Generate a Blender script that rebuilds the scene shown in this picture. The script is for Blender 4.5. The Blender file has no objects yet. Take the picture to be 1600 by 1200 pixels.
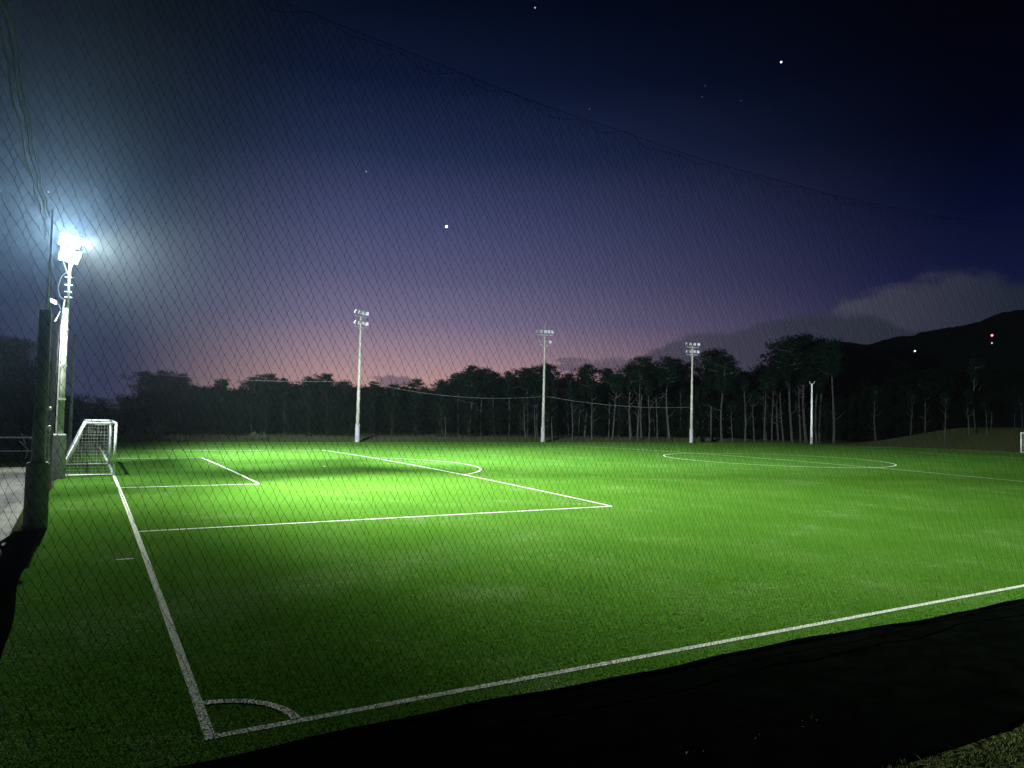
import bpy, bmesh, math, random
from mathutils import Vector, Matrix
C = bpy.context.scene.collection
S = bpy.context.scene
R = math.radians
rnd = random.Random(7)

# ------------------------------------------------------------------ camera
CAM = Vector((-1.434, -9.228, 3.327)); YAW, PITCH, ROLL, F = .5256, .0402, .0232, 1156.2
fw = Vector((math.sin(YAW)*math.cos(PITCH), math.cos(YAW)*math.cos(PITCH), math.sin(PITCH)))
r0 = Vector((math.cos(YAW), -math.sin(YAW), 0)); u0 = r0.cross(fw)
rt = r0*math.cos(ROLL)+u0*math.sin(ROLL); up = u0*math.cos(ROLL)-r0*math.sin(ROLL)
cd = bpy.data.cameras.new('camera'); cam = bpy.data.objects.new('camera', cd); C.objects.link(cam)
cam.matrix_world = Matrix(((rt.x, up.x, -fw.x, CAM.x), (rt.y, up.y, -fw.y, CAM.y), (rt.z, up.z, -fw.z, CAM.z), (0, 0, 0, 1)))
cd.sensor_width = 36; cd.lens = F/1600*36; cd.clip_start = .1; cd.clip_end = 4000
S.camera = cam

def ray(px, py): return fw + rt*((px-800)/F) - up*((py-600)/F)
def gz(y):
    y = min(max(y, -1), 69); return -.484*((y-34)/34)**2
def ground(px, py, z=None):                 # survey helper: image point -> place on the ground
    d = ray(px, py); zz = -.48 if z is None else z
    for i in range(12):
        t = (zz-CAM.z)/d.z; P = CAM+d*t
        if z is None: zz = gz(P.y)
    return P
def at_y(px, py, Y):                        # survey helper: point at world depth Y
    d = ray(px, py); return CAM + d*((Y-CAM.y)/d.y)

# ------------------------------------------------------------------ view
S.view_settings.view_transform = 'Standard'; S.view_settings.look = 'None'
S.view_settings.exposure = 0; S.view_settings.gamma = 1
S.cycles.use_denoising = True
S.cycles.max_bounces = 4; S.cycles.diffuse_bounces = 2; S.cycles.glossy_bounces = 2
S.cycles.volume_bounces = 0; S.cycles.transparent_max_bounces = 8
S.cycles.sample_clamp_indirect = 3

# ------------------------------------------------------------------ node helper
class N:
    def __init__(s, nt): s.nt = nt; s.n = nt.nodes; s.l = nt.links
    def new(s, t, **k):
        x = s.n.new(t)
        for a, b in k.items(): setattr(x, a, b)
        return x
    def put(s, sock, v):
        if hasattr(v, 'is_output') or isinstance(v, bpy.types.NodeSocket): s.l.new(v, sock)
        else: sock.default_value = v
    def m(s, op, *a, clamp=False):
        x = s.new('ShaderNodeMath', operation=op, use_clamp=clamp)
        for i, v in enumerate(a): s.put(x.inputs[i], v)
        return x.outputs[0]
    def vm(s, op, *a):
        x = s.new('ShaderNodeVectorMath', operation=op)
        for i, v in enumerate(a):
            s.put(x.inputs[i], v)
        return x.outputs['Value' if op in ('DOT_PRODUCT', 'LENGTH') else 'Vector']
    def mix(s, f, a, b, mode='MIX'):
        x = s.new('ShaderNodeMix', data_type='RGBA', blend_type=mode)
        s.put(x.inputs[0], f); s.put(x.inputs[6], a); s.put(x.inputs[7], b); return x.outputs[2]
    def ramp(s, f, stops, interp='LINEAR'):
        x = s.new('ShaderNodeValToRGB'); cr = x.color_ramp; cr.interpolation = interp
        while len(cr.elements) < len(stops): cr.elements.new(.5)
        for e, (p, c) in zip(cr.elements, stops):
            e.position = p; e.color = (c, c, c, 1) if not hasattr(c, '__len__') else (*c, 1)
        s.put(x.inputs[0], f); return x.outputs[0]
    def noise(s, vec, scale, detail=2, rough=.5):
        x = s.new('ShaderNodeTexNoise'); s.put(x.inputs['Vector'], vec)
        x.inputs['Scale'].default_value = scale; x.inputs['Detail'].default_value = detail; x.inputs['Roughness'].default_value = rough
        return x.outputs['Fac'], x.outputs['Color']
    def mr(s, v, a, b, c=0., d=1., smooth=True):
        x = s.new('ShaderNodeMapRange', interpolation_type='SMOOTHSTEP' if smooth else 'LINEAR')
        for i, q in enumerate((v, a, b, c, d)): s.put(x.inputs[i], q)
        return x.outputs[0]

def lin(r, g, b):
    f = lambda c: (c/255/12.92) if c/255 <= .04045 else ((c/255+.055)/1.055)**2.4
    return (f(r), f(g), f(b))

# ------------------------------------------------------------------ dusk sky
W = bpy.data.worlds.new('World'); S.world = W; W.use_nodes = True
w = N(W.node_tree); w.n.clear()
tc = w.new('ShaderNodeTexCoord'); sep = w.new('ShaderNodeSeparateXYZ')
w.l.new(tc.outputs['Generated'], sep.inputs[0])
X, Y, Z = sep.outputs
az = w.m('ARCTAN2', X, Y)                               # 0 = along the goal line, + to the right
SUN_AZ = R(20)
dz_ = w.m('SUBTRACT', az, SUN_AZ); daz = w.m('MAXIMUM', dz_, w.m('MULTIPLY', dz_, -2.3))
def el_at(px, py):
    d = ray(px, py).normalized(); return math.atan2(d.x, d.y), d.z
glow = [(0.0, lin(196, 154, 140)), (.03, lin(182, 142, 136)), (.07, lin(154, 126, 136)), (.12, lin(110, 100, 128)), (.18, lin(80, 79, 113)),
        (.25, lin(58, 62, 98)), (.33, lin(26, 36, 68)), (.41, lin(6, 15, 42)), (.49, lin(0, 4, 22)), (.57, lin(0, 1, 9)), (1, lin(0, 0, 5))]
away = [(0.0, lin(46, 48, 76)), (.08, lin(30, 34, 66)), (.16, lin(13, 18, 54)), (.25, lin(2, 6, 34)), (.33, lin(0, 1, 15)), (.44, lin(0, 0, 5)), (1, lin(0, 0, 2))]
ga = w.ramp(Z, glow); aw = w.ramp(Z, away)
kk = w.mr(daz, R(2), R(44), 1., 0.)
sky = w.mix(kk, aw, ga)
# clouds: bank on the right, its top edge given as elevation against azimuth
vec = w.new('ShaderNodeCombineXYZ'); w.l.new(az, vec.inputs[0]); w.l.new(w.m('MULTIPLY', Z, 1.6), vec.inputs[1])
n1, _ = w.noise(vec.outputs[0], 26, 6, .62); n2, _ = w.noise(vec.outputs[0], 9, 5, .6)
A0, A1 = R(0), R(90)
azn = w.m('DIVIDE', w.m('SUBTRACT', az, A0), A1-A0)
def cloud(pts, amp, soft):
    st = []
    for px, py in pts:
        a, e = el_at(px, py); st.append(((a-A0)/(A1-A0), e))
    top = w.ramp(azn, st)
    d = w.m('SUBTRACT', w.m('ADD', top, w.m('MULTIPLY', w.m('SUBTRACT', n1, .5), amp)), Z)
    return w.mr(d, 0., soft)
mB = cloud([(1270, 700), (1290, 486), (1315, 456), (1360, 442), (1420, 432), (1475, 413), (1520, 410), (1570, 424), (1640, 430), (1900, 450)], .05, .022)
mA = cloud([(930, 640), (945, 580), (985, 566), (1010, 548), (1045, 530), (1085, 518), (1150, 506), (1230, 491), (1300, 483), (1350, 486), (1400, 500), (1470, 516), (1560, 520), (1700, 530)], .034, .011)
colB = w.ramp(w.mr(az, R(52), R(68)), [(0, lin(64, 64, 78)), (1, lin(26, 33, 45))])
colA = w.ramp(w.mr(az, R(32), R(62)), [(0, lin(84, 76, 92)), (.5, lin(56, 56, 72)), (1, lin(36, 40, 52))])
sky = w.mix(w.m('MULTIPLY', mB, .9), sky, colB)
colA2 = w.mix(w.m('MULTIPLY', w.mr(n2, .35, .7), .35), colA, (.02, .022, .035, 1))
sky = w.mix(w.m('MULTIPLY', mA, .93), sky, colA2)
def puff(px, py, wpx, hpx, amt):
    global sky
    a, e = el_at(px, py)
    dx = w.m('DIVIDE', w.m('SUBTRACT', az, a), wpx/F); dy = w.m('DIVIDE', w.m('SUBTRACT', Z, e), hpx/F)
    rr = w.m('ADD', w.m('MULTIPLY', dx, dx), w.m('MULTIPLY', dy, dy))
    rr = w.m('ADD', rr, w.m('MULTIPLY', w.m('SUBTRACT', n1, .5), 3.2))
    sky = w.mix(w.m('MULTIPLY', w.mr(rr, .55, 1.1, 1., 0.), amt), sky, (*lin(96, 82, 96), 1))
puff(615, 596, 42, 10, .8); puff(895, 563, 26, 5, .8); puff(935, 575, 60, 9, .9); puff(985, 572, 60, 16, .9)
bg = w.new('ShaderNodeBackground'); w.put(bg.inputs[0], sky); bg.inputs[1].default_value = 1.2
# the faint physical twilight scattering, very low sun
st = w.new('ShaderNodeTexSky'); st.sky_type = 'NISHITA'; st.sun_disc = False
st.sun_elevation = R(-4); st.sun_rotation = SUN_AZ; st.ozone_density = 2
bg2 = w.new('ShaderNodeBackground'); w.put(bg2.inputs[0], st.outputs[0]); bg2.inputs[1].default_value = .01
ad = w.new('ShaderNodeAddShader'); w.l.new(bg.outputs[0], ad.inputs[0]); w.l.new(bg2.outputs[0], ad.inputs[1])
out = w.new('ShaderNodeOutputWorld'); w.l.new(ad.outputs[0], out.inputs[0])
W.cycles.sampling_method = 'MANUAL'; W.cycles.sample_map_resolution = 256

# ------------------------------------------------------------------ mesh helpers
class MB:
    def __init__(s): s.v = []; s.f = []
    def quad(s, *p):
        k = len(s.v); s.v += [tuple(q) for q in p]; s.f.append(tuple(range(k, k+len(p))))
    def box(s, c, size, rz=0, M=None):
        c = Vector(c); k = len(s.v); hx, hy, hz = [q/2 for q in size]
        m = M or Matrix.Rotation(rz, 3, 'Z')
        for x, y, z in ((-1,-1,-1),(1,-1,-1),(1,1,-1),(-1,1,-1),(-1,-1,1),(1,-1,1),(1,1,1),(-1,1,1)):
            s.v.append(tuple(c + m @ Vector((x*hx, y*hy, z*hz))))
        for f in ((0,3,2,1),(4,5,6,7),(0,1,5,4),(1,2,6,5),(2,3,7,6),(3,0,4,7)): s.f.append(tuple(k+i for i in f))
    def tube(s, pts, rad, n=8, cap=True):
        pts = [Vector(p) for p in pts]; rs = rad if hasattr(rad, '__len__') else [rad]*len(pts)
        k0 = len(s.v); ref = None
        for i, p in enumerate(pts):
            t = (pts[min(i+1, len(pts)-1)]-pts[max(i-1, 0)]).normalized()
            if ref is None:
                ref = Vector((1, 0, 0)) if abs(t.x) < .8 else Vector((0, 1, 0))
            a = (ref - t*ref.dot(t)).normalized(); b = t.cross(a); ref = a
            for j in range(n):
                an = 2*math.pi*j/n
                s.v.append(tuple(p + a*(math.cos(an)*rs[i]) + b*(math.sin(an)*rs[i])))
        for i in range(len(pts)-1):
            for j in range(n):
                q = k0+i*n; s.f.append((q+j, q+(j+1) % n, q+n+(j+1) % n, q+n+j))
        if cap:
            s.f.append(tuple(k0+j for j in reversed(range(n)))); s.f.append(tuple(k0+(len(pts)-1)*n+j for j in range(n)))
    def ball(s, c, r, n=6, m=4, sq=1):
        k = len(s.v); c = Vector(c)
        s.v.append(tuple(c+Vector((0, 0, -r*sq))))
        for i in range(1, m):
            ph = -math.pi/2+math.pi*i/m
            for j in range(n):
                a = 2*math.pi*j/n; s.v.append(tuple(c+Vector((r*math.cos(ph)*math.cos(a), r*math.cos(ph)*math.sin(a), r*sq*math.sin(ph)))))
        s.v.append(tuple(c+Vector((0, 0, r*sq)))); t = len(s.v)-1
        for j in range(n): s.f.append((k, k+1+(j+1) % n, k+1+j)); q = k+1+(m-2)*n; s.f.append((t, q+j, q+(j+1) % n))
        for i in range(m-2):
            for j in range(n): q = k+1+i*n; s.f.append((q+j, q+(j+1) % n, q+n+(j+1) % n, q+n+j))
    def mesh(s, name, mat, smooth=False):
        me = bpy.data.meshes.new(name); me.from_pydata(s.v, [], s.f); me.materials.append(mat)
        if smooth: me.polygons.foreach_set('use_smooth', [True]*len(me.polygons))
        me.update(); return me
    def build(s, name, mat, parent=None, smooth=False):
        o = bpy.data.objects.new(name, s.mesh(name, mat, smooth)); C.objects.link(o)
        if parent: o.parent = parent
        return o
def tag(o, label=None, cat=None, group=None, kind=None):
    if label: o['label'] = label
    if cat: o['category'] = cat
    if group: o['group'] = group
    if kind: o['kind'] = kind
    return o
def empty(name, loc=(0, 0, 0), rz=0, label=None, cat=None, group=None):
    o = bpy.data.objects.new(name, None); C.objects.link(o); o.location = loc; o.rotation_euler = (0, 0, rz)
    return tag(o, label, cat, group)
def copy_tree(o, parent=None):
    c = o.copy(); C.objects.link(c)
    if parent: c.parent = parent
    for ch in list(o.children): copy_tree(ch, c)
    return c

# ------------------------------------------------------------------ materials
def mat(name, col, rough=.7, metal=0, var=0., vs=6., emit=None, es=0, spec=.5, bump=0., bs=30):
    m = bpy.data.materials.new(name); m.use_nodes = True; n = N(m.node_tree)
    b = n.n['Principled BSDF']; b.inputs['Roughness'].default_value = rough; b.inputs['Metallic'].default_value = metal
    b.inputs['Specular IOR Level'].default_value = spec
    t = n.new('ShaderNodeTexCoord')
    if var:
        f, _ = n.noise(t.outputs['Object'], vs, 5, .65)
        c = n.mix(n.mr(f, .3, .7), (*[q*(1-var) for q in col], 1), (*[min(1, q*(1+var)) for q in col], 1))
        n.put(b.inputs['Base Color'], c)
    else: b.inputs['Base Color'].default_value = (*col, 1)
    if bump:
        f, _ = n.noise(t.outputs['Object'], bs, 4, .7)
        bp = n.new('ShaderNodeBump'); bp.inputs['Strength'].default_value = bump; n.put(bp.inputs['Height'], f); n.l.new(bp.outputs[0], b.inputs['Normal'])
    if emit: b.inputs['Emission Color'].default_value = (*emit, 1); b.inputs['Emission Strength'].default_value = es
    return m
M = {}
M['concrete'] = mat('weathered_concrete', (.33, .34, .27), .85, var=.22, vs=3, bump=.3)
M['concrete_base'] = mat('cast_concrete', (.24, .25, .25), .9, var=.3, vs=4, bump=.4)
M['dark_concrete'] = mat('shaded_concrete', (.10, .105, .10), .9, var=.35, vs=4, bump=.4)  # darker copy of the pole concrete, the unlit side put into its colour
M['steel'] = mat('galvanised_steel', (.42, .43, .43), .5, .3, var=.15)
M['white'] = mat('white_paint', (.78, .8, .76), .4, var=.05)
M['lens'] = mat('unlit_floodlight_glass', (.5, .52, .54), .25)
M['housing'] = mat('floodlight_housing', (.35, .36, .36), .5, .3)
M['lit'] = mat('burning_floodlight_glass', (.9, .9, .9), .3, emit=(.88, .96, 1), es=90)
M['lit_small'] = mat('burning_lamp_glass', (.9, .9, .9), .3, emit=(.9, .96, 1), es=14)
M['net'] = mat('black_netting', (.003, .003, .003), .9, spec=0)
M['rope'] = mat('grey_rope', (.10, .10, .10), .7)
M['wire'] = mat('overhead_wire', (.13, .15, .14), .6)
M['goalnet'] = mat('white_goal_netting', (.5, .5, .42), .8)
M['bark'] = mat('pine_bark', (.038, .041, .037), .95, var=.5, vs=5, bump=.6, bs=8)
M['dark_bark'] = mat('dark_bark', (.008, .009, .007), .95, var=.4)
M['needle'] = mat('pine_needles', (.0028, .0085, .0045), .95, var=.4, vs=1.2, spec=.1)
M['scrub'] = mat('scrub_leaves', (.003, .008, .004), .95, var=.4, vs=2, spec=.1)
M['bush'] = mat('bush_leaves', (.045, .06, .024), .9, var=.4, vs=2, spec=.1)
M['grass'] = mat('bank_grass', (.055, .075, .018), .85, var=.4, vs=2, spec=.2)
M['sheet'] = mat('black_weed_sheet_and_shade', (.0016, .0024, .0018), 1, var=.4, vs=2, spec=0, bump=.2, bs=3)
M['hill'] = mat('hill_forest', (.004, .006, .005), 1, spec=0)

def matte(n):
    """swap the coated shader for plain rough diffuse: loose fibres and soil have no sheen of their own"""
    b = n.n['Principled BSDF']; d = n.new('ShaderNodeBsdfDiffuse'); d.inputs['Roughness'].default_value = .6
    for i, j in (('Base Color', 'Color'), ('Normal', 'Normal')):
        if b.inputs[i].links: n.l.new(b.inputs[i].links[0].from_socket, d.inputs[j])
        elif j == 'Color': d.inputs[j].default_value = b.inputs[i].default_value
    n.l.new(d.outputs[0], n.n['Material Output'].inputs['Surface'])
for k_ in ('net', 'sheet', 'hill', 'needle', 'scrub', 'dark_bark', 'bark', 'bush'): matte(N(M[k_].node_tree))
# synthetic turf: upright fibres catch grazing light, so its fine normals are scattered widely
def turf_mat():
    m = bpy.data.materials.new('synthetic_turf'); m.use_nodes = True; n = N(m.node_tree); b = n.n['Principled BSDF']
    t = n.new('ShaderNodeTexCoord'); P = t.outputs['Object']
    f1, c1 = n.noise(P, 52, 3, .7); f2, c2 = n.noise(P, 9, 4, .6); f3, _ = n.noise(P, .35, 4, .55); f4, _ = n.noise(P, 1.3, 4, .6)
    f5, c5 = n.noise(P, 60, 2, .6)
    base = n.mix(n.mr(f3, .3, .7), (.048, .136, .011, 1), (.063, .156, .017, 1))
    base = n.mix(n.m('MULTIPLY', n.mr(f1, .42, .66), .75), base, (.024, .075, .010, 1))
    # worn fibres and pale rubber grains, in streaky patches
    patch = n.m('MULTIPLY', n.mr(f3, .50, .68), n.mr(f4, .42, .66))
    sp = n.new('ShaderNodeSeparateXYZ'); n.put(sp.inputs[0], P)      # trampled track across the corner of the pitch
    dd = n.m('DIVIDE', n.m('SUBTRACT', n.m('SUBTRACT', sp.outputs[1], 5.3), n.m('MULTIPLY', sp.outputs[0], .42)), 1.5)
    track = n.m('MULTIPLY', n.mr(n.m('ABSOLUTE', dd), .2, 1.3, 1., 0.), n.mr(sp.outputs[0], 1., 12., 1., .15))
    patch = n.m('MAXIMUM', patch, n.m('MULTIPLY', track, n.mr(f4, .30, .60)))
    grain = n.m('MULTIPLY', n.mr(f5, .58, .64), n.m('ADD', n.m('MULTIPLY', patch, .7), .11))
    base = n.mix(grain, base, (.38, .44, .34, 1))
    n.put(b.inputs['Base Color'], base); b.inputs['Roughness'].default_value = .75; b.inputs['Specular IOR Level'].default_value = .08
    v = n.vm('SUBTRACT', c1, (.5, .5, .5)); v = n.vm('MULTIPLY', v, (4.6, 4.6, 0))
    v2 = n.vm('MULTIPLY', n.vm('SUBTRACT', c2, (.5, .5, .5)), (.7, .7, 0))
    nv = n.vm('NORMALIZE', n.vm('ADD', n.vm('ADD', v, v2), (0, 0, .62)))
    n.l.new(nv, b.inputs['Normal']); matte(n)
    return m
M['turf'] = turf_mat()
def line_mat():
    m = bpy.data.materials.new('white_turf_line'); m.use_nodes = True; n = N(m.node_tree); b = n.n['Principled BSDF']
    t = n.new('ShaderNodeTexCoord'); P = t.outputs['Object']
    f1, c1 = n.noise(P, 38, 3, .7); f2, _ = n.noise(P, 3, 4, .6)
    base = n.mix(n.mr(f1, .34, .56), (.26, .32, .24, 1), (.70, .72, .68, 1)); base = n.mix(n.m('MULTIPLY', n.mr(f2, .4, .75), .4), base, (.4, .47, .36, 1))
    n.put(b.inputs['Base Color'], base); b.inputs['Roughness'].default_value = .7
    v = n.vm('MULTIPLY', n.vm('SUBTRACT', c1, (.5, .5, .5)), (3.4, 3.4, 0))
    n.l.new(n.vm('NORMALIZE', n.vm('ADD', v, (0, 0, .62))), b.inputs['Normal']); matte(n)
    return m
M['line'] = line_mat()
def earth_mat():
    m = bpy.data.materials.new('ground_cover'); m.use_nodes = True; n = N(m.node_tree); b = n.n['Principled BSDF']
    t = n.new('ShaderNodeTexCoord'); P = t.outputs['Object']
    f1, c1 = n.noise(P, 14, 4, .7); f2, _ = n.noise(P, .5, 4, .6)
    base = n.mix(n.mr(f2, .35, .65), (.050, .066, .024, 1), (.058, .062, .029, 1)); base = n.mix(n.mr(f1, .4, .7), base, (.010, .013, .006, 1))
    n.put(b.inputs['Base Color'], base); b.inputs['Roughness'].default_value = .95; b.inputs['Specular IOR Level'].default_value = .1
    v = n.vm('MULTIPLY', n.vm('SUBTRACT', c1, (.5, .5, .5)), (3, 3, 0))
    n.l.new(n.vm('NORMALIZE', n.vm('ADD', v, (0, 0, .7))), b.inputs['Normal']); matte(n)
    return m
M['earth'] = earth_mat()
def gravel_mat():
    m = bpy.data.materials.new('crushed_gravel'); m.use_nodes = True; n = N(m.node_tree); b = n.n['Principled BSDF']
    t = n.new('ShaderNodeTexCoord'); P = t.outputs['Object']
    vo = n.new('ShaderNodeTexVoronoi'); vo.inputs['Scale'].default_value = 34; n.put(vo.inputs['Vector'], P)
    f2, _ = n.noise(P, 1.2, 4, .6)
    base = n.mix(vo.outputs['Distance'], (.26, .26, .25, 1), (.05, .05, .05, 1)); base = n.mix(n.mr(f2, .4, .7), base, (.09, .09, .085, 1))
    n.put(b.inputs['Base Color'], base); b.inputs['Roughness'].default_value = .95
    bp = n.new('ShaderNodeBump'); bp.inputs['Strength'].default_value = 1; bp.inputs['Distance'].default_value = .04
    n.put(bp.inputs['Height'], n.m('SUBTRACT', 1., vo.outputs['Distance'])); n.l.new(bp.outputs[0], b.inputs['Normal'])
    return m
M['gravel'] = gravel_mat()

# ------------------------------------------------------------------ the lamps that burn
LP = Vector((-2.23, 29.3, 0))                                    # the lit pole
def spot(name, loc, aim, watts, size, blend, parent=None, col=(.86, .95, 1), rad=.07):
    d = bpy.data.lights.new(name, 'SPOT'); d.energy = watts; d.spot_size = R(size); d.spot_blend = blend; d.color = col; d.shadow_soft_size = rad
    o = bpy.data.objects.new(name, d); C.objects.link(o)
    loc = Vector(loc); o.rotation_euler = (Vector(aim)-loc).to_track_quat('-Z', 'Y').to_euler()
    if parent: o.parent = parent; o.location = loc-parent.location
    else: o.location = loc
    return o
K = 1000.

# ------------------------------------------------------------------ ground
def sstep(a, b, x):
    t = min(max((x-a)/(b-a), 0), 1); return t*t*(3-2*t)
def terrain(x, y):
    z = gz(y)-.06
    # the camera's bank on this side of the pitch
    t = sstep(-4.1, -5.0, y)*.25 + sstep(-4.8, -8.6, y)*1.95
    z += t*sstep(-14, -8, x) if x < -8 else t
    z -= .12*sstep(-2.7, -3.1, y)*(1-sstep(-3.7, -4.1, y))
    # low dry grass bank past the far touchline, bank on the far right
    z += .42*sstep(80, 86, y)*(1-sstep(100, 110, x))
    z += 3.2*sstep(99, 130, x)*sstep(8, 30, y)*(1-sstep(60, 75, y))
    z += .6*sstep(-6, -12, x)*sstep(34, 44, y)
    return z
xs = [-600, -300, -150, -80, -50] + [-40+2*i for i in range(20)] + [0+1.5*i for i in range(12)] + [18+3*i for i in range(20)] + [78+2.5*i for i in range(28)] + [150, 180, 220, 300, 450, 600]
ys = [-300, -150, -80, -40, -25, -16, -12] + [-10+.3*i for i in range(34)] + [1+2*i for i in range(38)] + [77+1.2*i for i in range(14)] + [95, 100, 105, 112, 120, 140, 170, 220, 300, 450, 640]
b = MB()
for y in ys:
    for x in xs:
        j = (rnd.random()-.5)*.06 if (y < -4 or y > 80) else 0
        b.v.append((x, y, terrain(x, y)+j))
nx = len(xs)
for i in range(len(ys)-1):
    for j in range(nx-1): q = i*nx+j; b.f.append((q, q+1, q+nx+1, q+nx))
tag(b.build('ground', M['earth'], smooth=True), kind='structure')

# turf carpet with a slightly wavy trimmed edge
L2 = 49.39; PW = 67.82; MID = PW/2
def near_edge(x): return -.47-.055*math.sin(x*.9+.6)-.05*math.sin(x*.37+1)-.02*math.sin(x*3.1)-.012*max(0, x-6)
def left_edge(y): return -2.32+.05*math.sin(y*.5)+.03*math.sin(y*1.3)
b = MB()
tx = [i/60 for i in range(61)]
rows = 120
for i in range(rows+1):
    v = i/rows
    for j in range(201):
        u = (j/200)**1.6
        y0 = near_edge(u*103); y = y0+(77.3-y0)*v; x0 = left_edge(y); x = x0+(104-x0)*u
        b.v.append((x, y, gz(y)))
for i in range(rows):
    for j in range(200): q = i*201+j; b.f.append((q, q+1, q+202, q+201))
# hanging edge of the carpet
for j in range(200):
    p, q = b.v[j], b.v[j+1]; b.quad((p[0], p[1], p[2]-.05), (q[0], q[1], q[2]-.05), q, p)
for i in range(rows):
    p, q = b.v[i*201], b.v[(i+1)*201]; b.quad(p, q, (q[0], q[1], q[2]-.05), (p[0], p[1], p[2]-.05))
tag(b.build('turf', M['turf'], smooth=False), kind='structure')

# painted lines
b = MB()
def strip(pts, wd=.12, dz=.006):
    P = [Vector((p[0], p[1], 0)) for p in pts]; L = []; Rr = []
    for i, p in enumerate(P):
        t = (P[min(i+1, len(P)-1)]-P[max(i-1, 0)]).normalized(); nn = Vector((-t.y, t.x, 0))*wd/2
        L.append((p+nn)); Rr.append((p-nn))
    k = len(b.v)
    for a, c in zip(L, Rr): b.v += [(a.x, a.y, gz(a.y)+dz), (c.x, c.y, gz(c.y)+dz)]
    for i in range(len(P)-1): b.f.append((k+2*i, k+2*i+1, k+2*i+3, k+2*i+2))
def seg(x0, y0, x1, y1, n=None, **k):
    L = math.hypot(x1-x0, y1-y0); n = n or max(2, int(L/.6)); strip([(x0+(x1-x0)*i/n, y0+(y1-y0)*i/n) for i in range(n+1)], **k)
def arc(cx, cy, r, a0, a1, n=60, **k): strip([(cx+r*math.cos(a0+(a1-a0)*i/n), cy+r*math.sin(a0+(a1-a0)*i/n)) for i in range(n+1)], **k)
EX = 2*L2
seg(-.06, 0, EX+.06, 0, dz=.004); seg(-.06, PW, EX+.06, PW, dz=.004); seg(0, .06, 0, PW-.06, dz=.004); seg(EX, .06, EX, PW-.06, dz=.004)
seg(L2, .06, L2, PW-.06, dz=.008)
arc(L2, MID, 9.15, 0, 2*math.pi, 120, dz=.012)
for sx, ox in ((1, 0), (-1, EX)):
    for dep, hw in ((16.5, 20.16), (5.5, 9.16)):
        seg(ox+sx*.06, MID-hw, ox+sx*dep, MID-hw, dz=.008); seg(ox+sx*.06, MID+hw, ox+sx*dep, MID+hw, dz=.008); seg(ox+sx*dep, MID-hw+.06, ox+sx*dep, MID+hw-.06, dz=.0085)
    aa = math.acos(5.5/9.15)
    arc(ox+sx*11, MID, 9.15, -aa if sx > 0 else math.pi-aa, aa if sx > 0 else math.pi+aa, 40, dz=.012)
arc(0, 0, 1, .06, math.pi/2-.06, 24, dz=.010); arc(0, PW, 1, -math.pi/2+.06, -.06, 24, dz=.01)
seg(-.63, 10.14, -.25, 10.14, 2, wd=.07)
for ox in (11, EX-11): arc(ox, MID, .06, 0, 2*math.pi, 12)
tag(b.build('pitch_markings', M['line']), kind='structure')

# black weed-control sheet round the carpet; at left it blackens merely unlit gravel
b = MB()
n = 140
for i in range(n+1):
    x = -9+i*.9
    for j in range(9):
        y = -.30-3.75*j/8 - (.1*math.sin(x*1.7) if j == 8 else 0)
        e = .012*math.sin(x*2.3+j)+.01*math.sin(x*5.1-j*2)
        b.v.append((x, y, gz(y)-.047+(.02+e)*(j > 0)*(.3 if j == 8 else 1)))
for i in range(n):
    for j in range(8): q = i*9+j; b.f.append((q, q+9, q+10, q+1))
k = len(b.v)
for i in range(60):  # left strip: shade on the gravel put into the sheet's black
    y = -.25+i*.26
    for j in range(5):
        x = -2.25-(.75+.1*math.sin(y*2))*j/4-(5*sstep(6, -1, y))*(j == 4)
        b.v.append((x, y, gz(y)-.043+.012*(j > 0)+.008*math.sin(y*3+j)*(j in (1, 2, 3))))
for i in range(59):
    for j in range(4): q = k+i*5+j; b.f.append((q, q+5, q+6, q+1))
tag(b.build('weed_sheet_and_shade_strip', M['sheet']), kind='structure')

# gravel yard and concrete walk behind the goal
b = MB()
ny = 60
for i in range(ny+1):
    y = -8+i*.68
    for j in range(7):
        x = -2.95-j*3.0
        b.v.append((x, y, terrain(x, y)+.02-.06*sstep(13, 10, y)+.01*rnd.random()))
for i in range(ny):
    for j in range(6): q = i*7+j; b.f.append((q, q+7, q+8, q+1))
tag(b.build('gravel_yard', M['gravel'], smooth=True), kind='structure')
b = MB(); b.box((-9.1, 34.1, 0.02), (13.0, 2.6, .1))
tag(b.build('concrete_walk', mat('pale_concrete', (.36, .35, .28), .9, var=.2, vs=1.5)), kind='structure')

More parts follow.
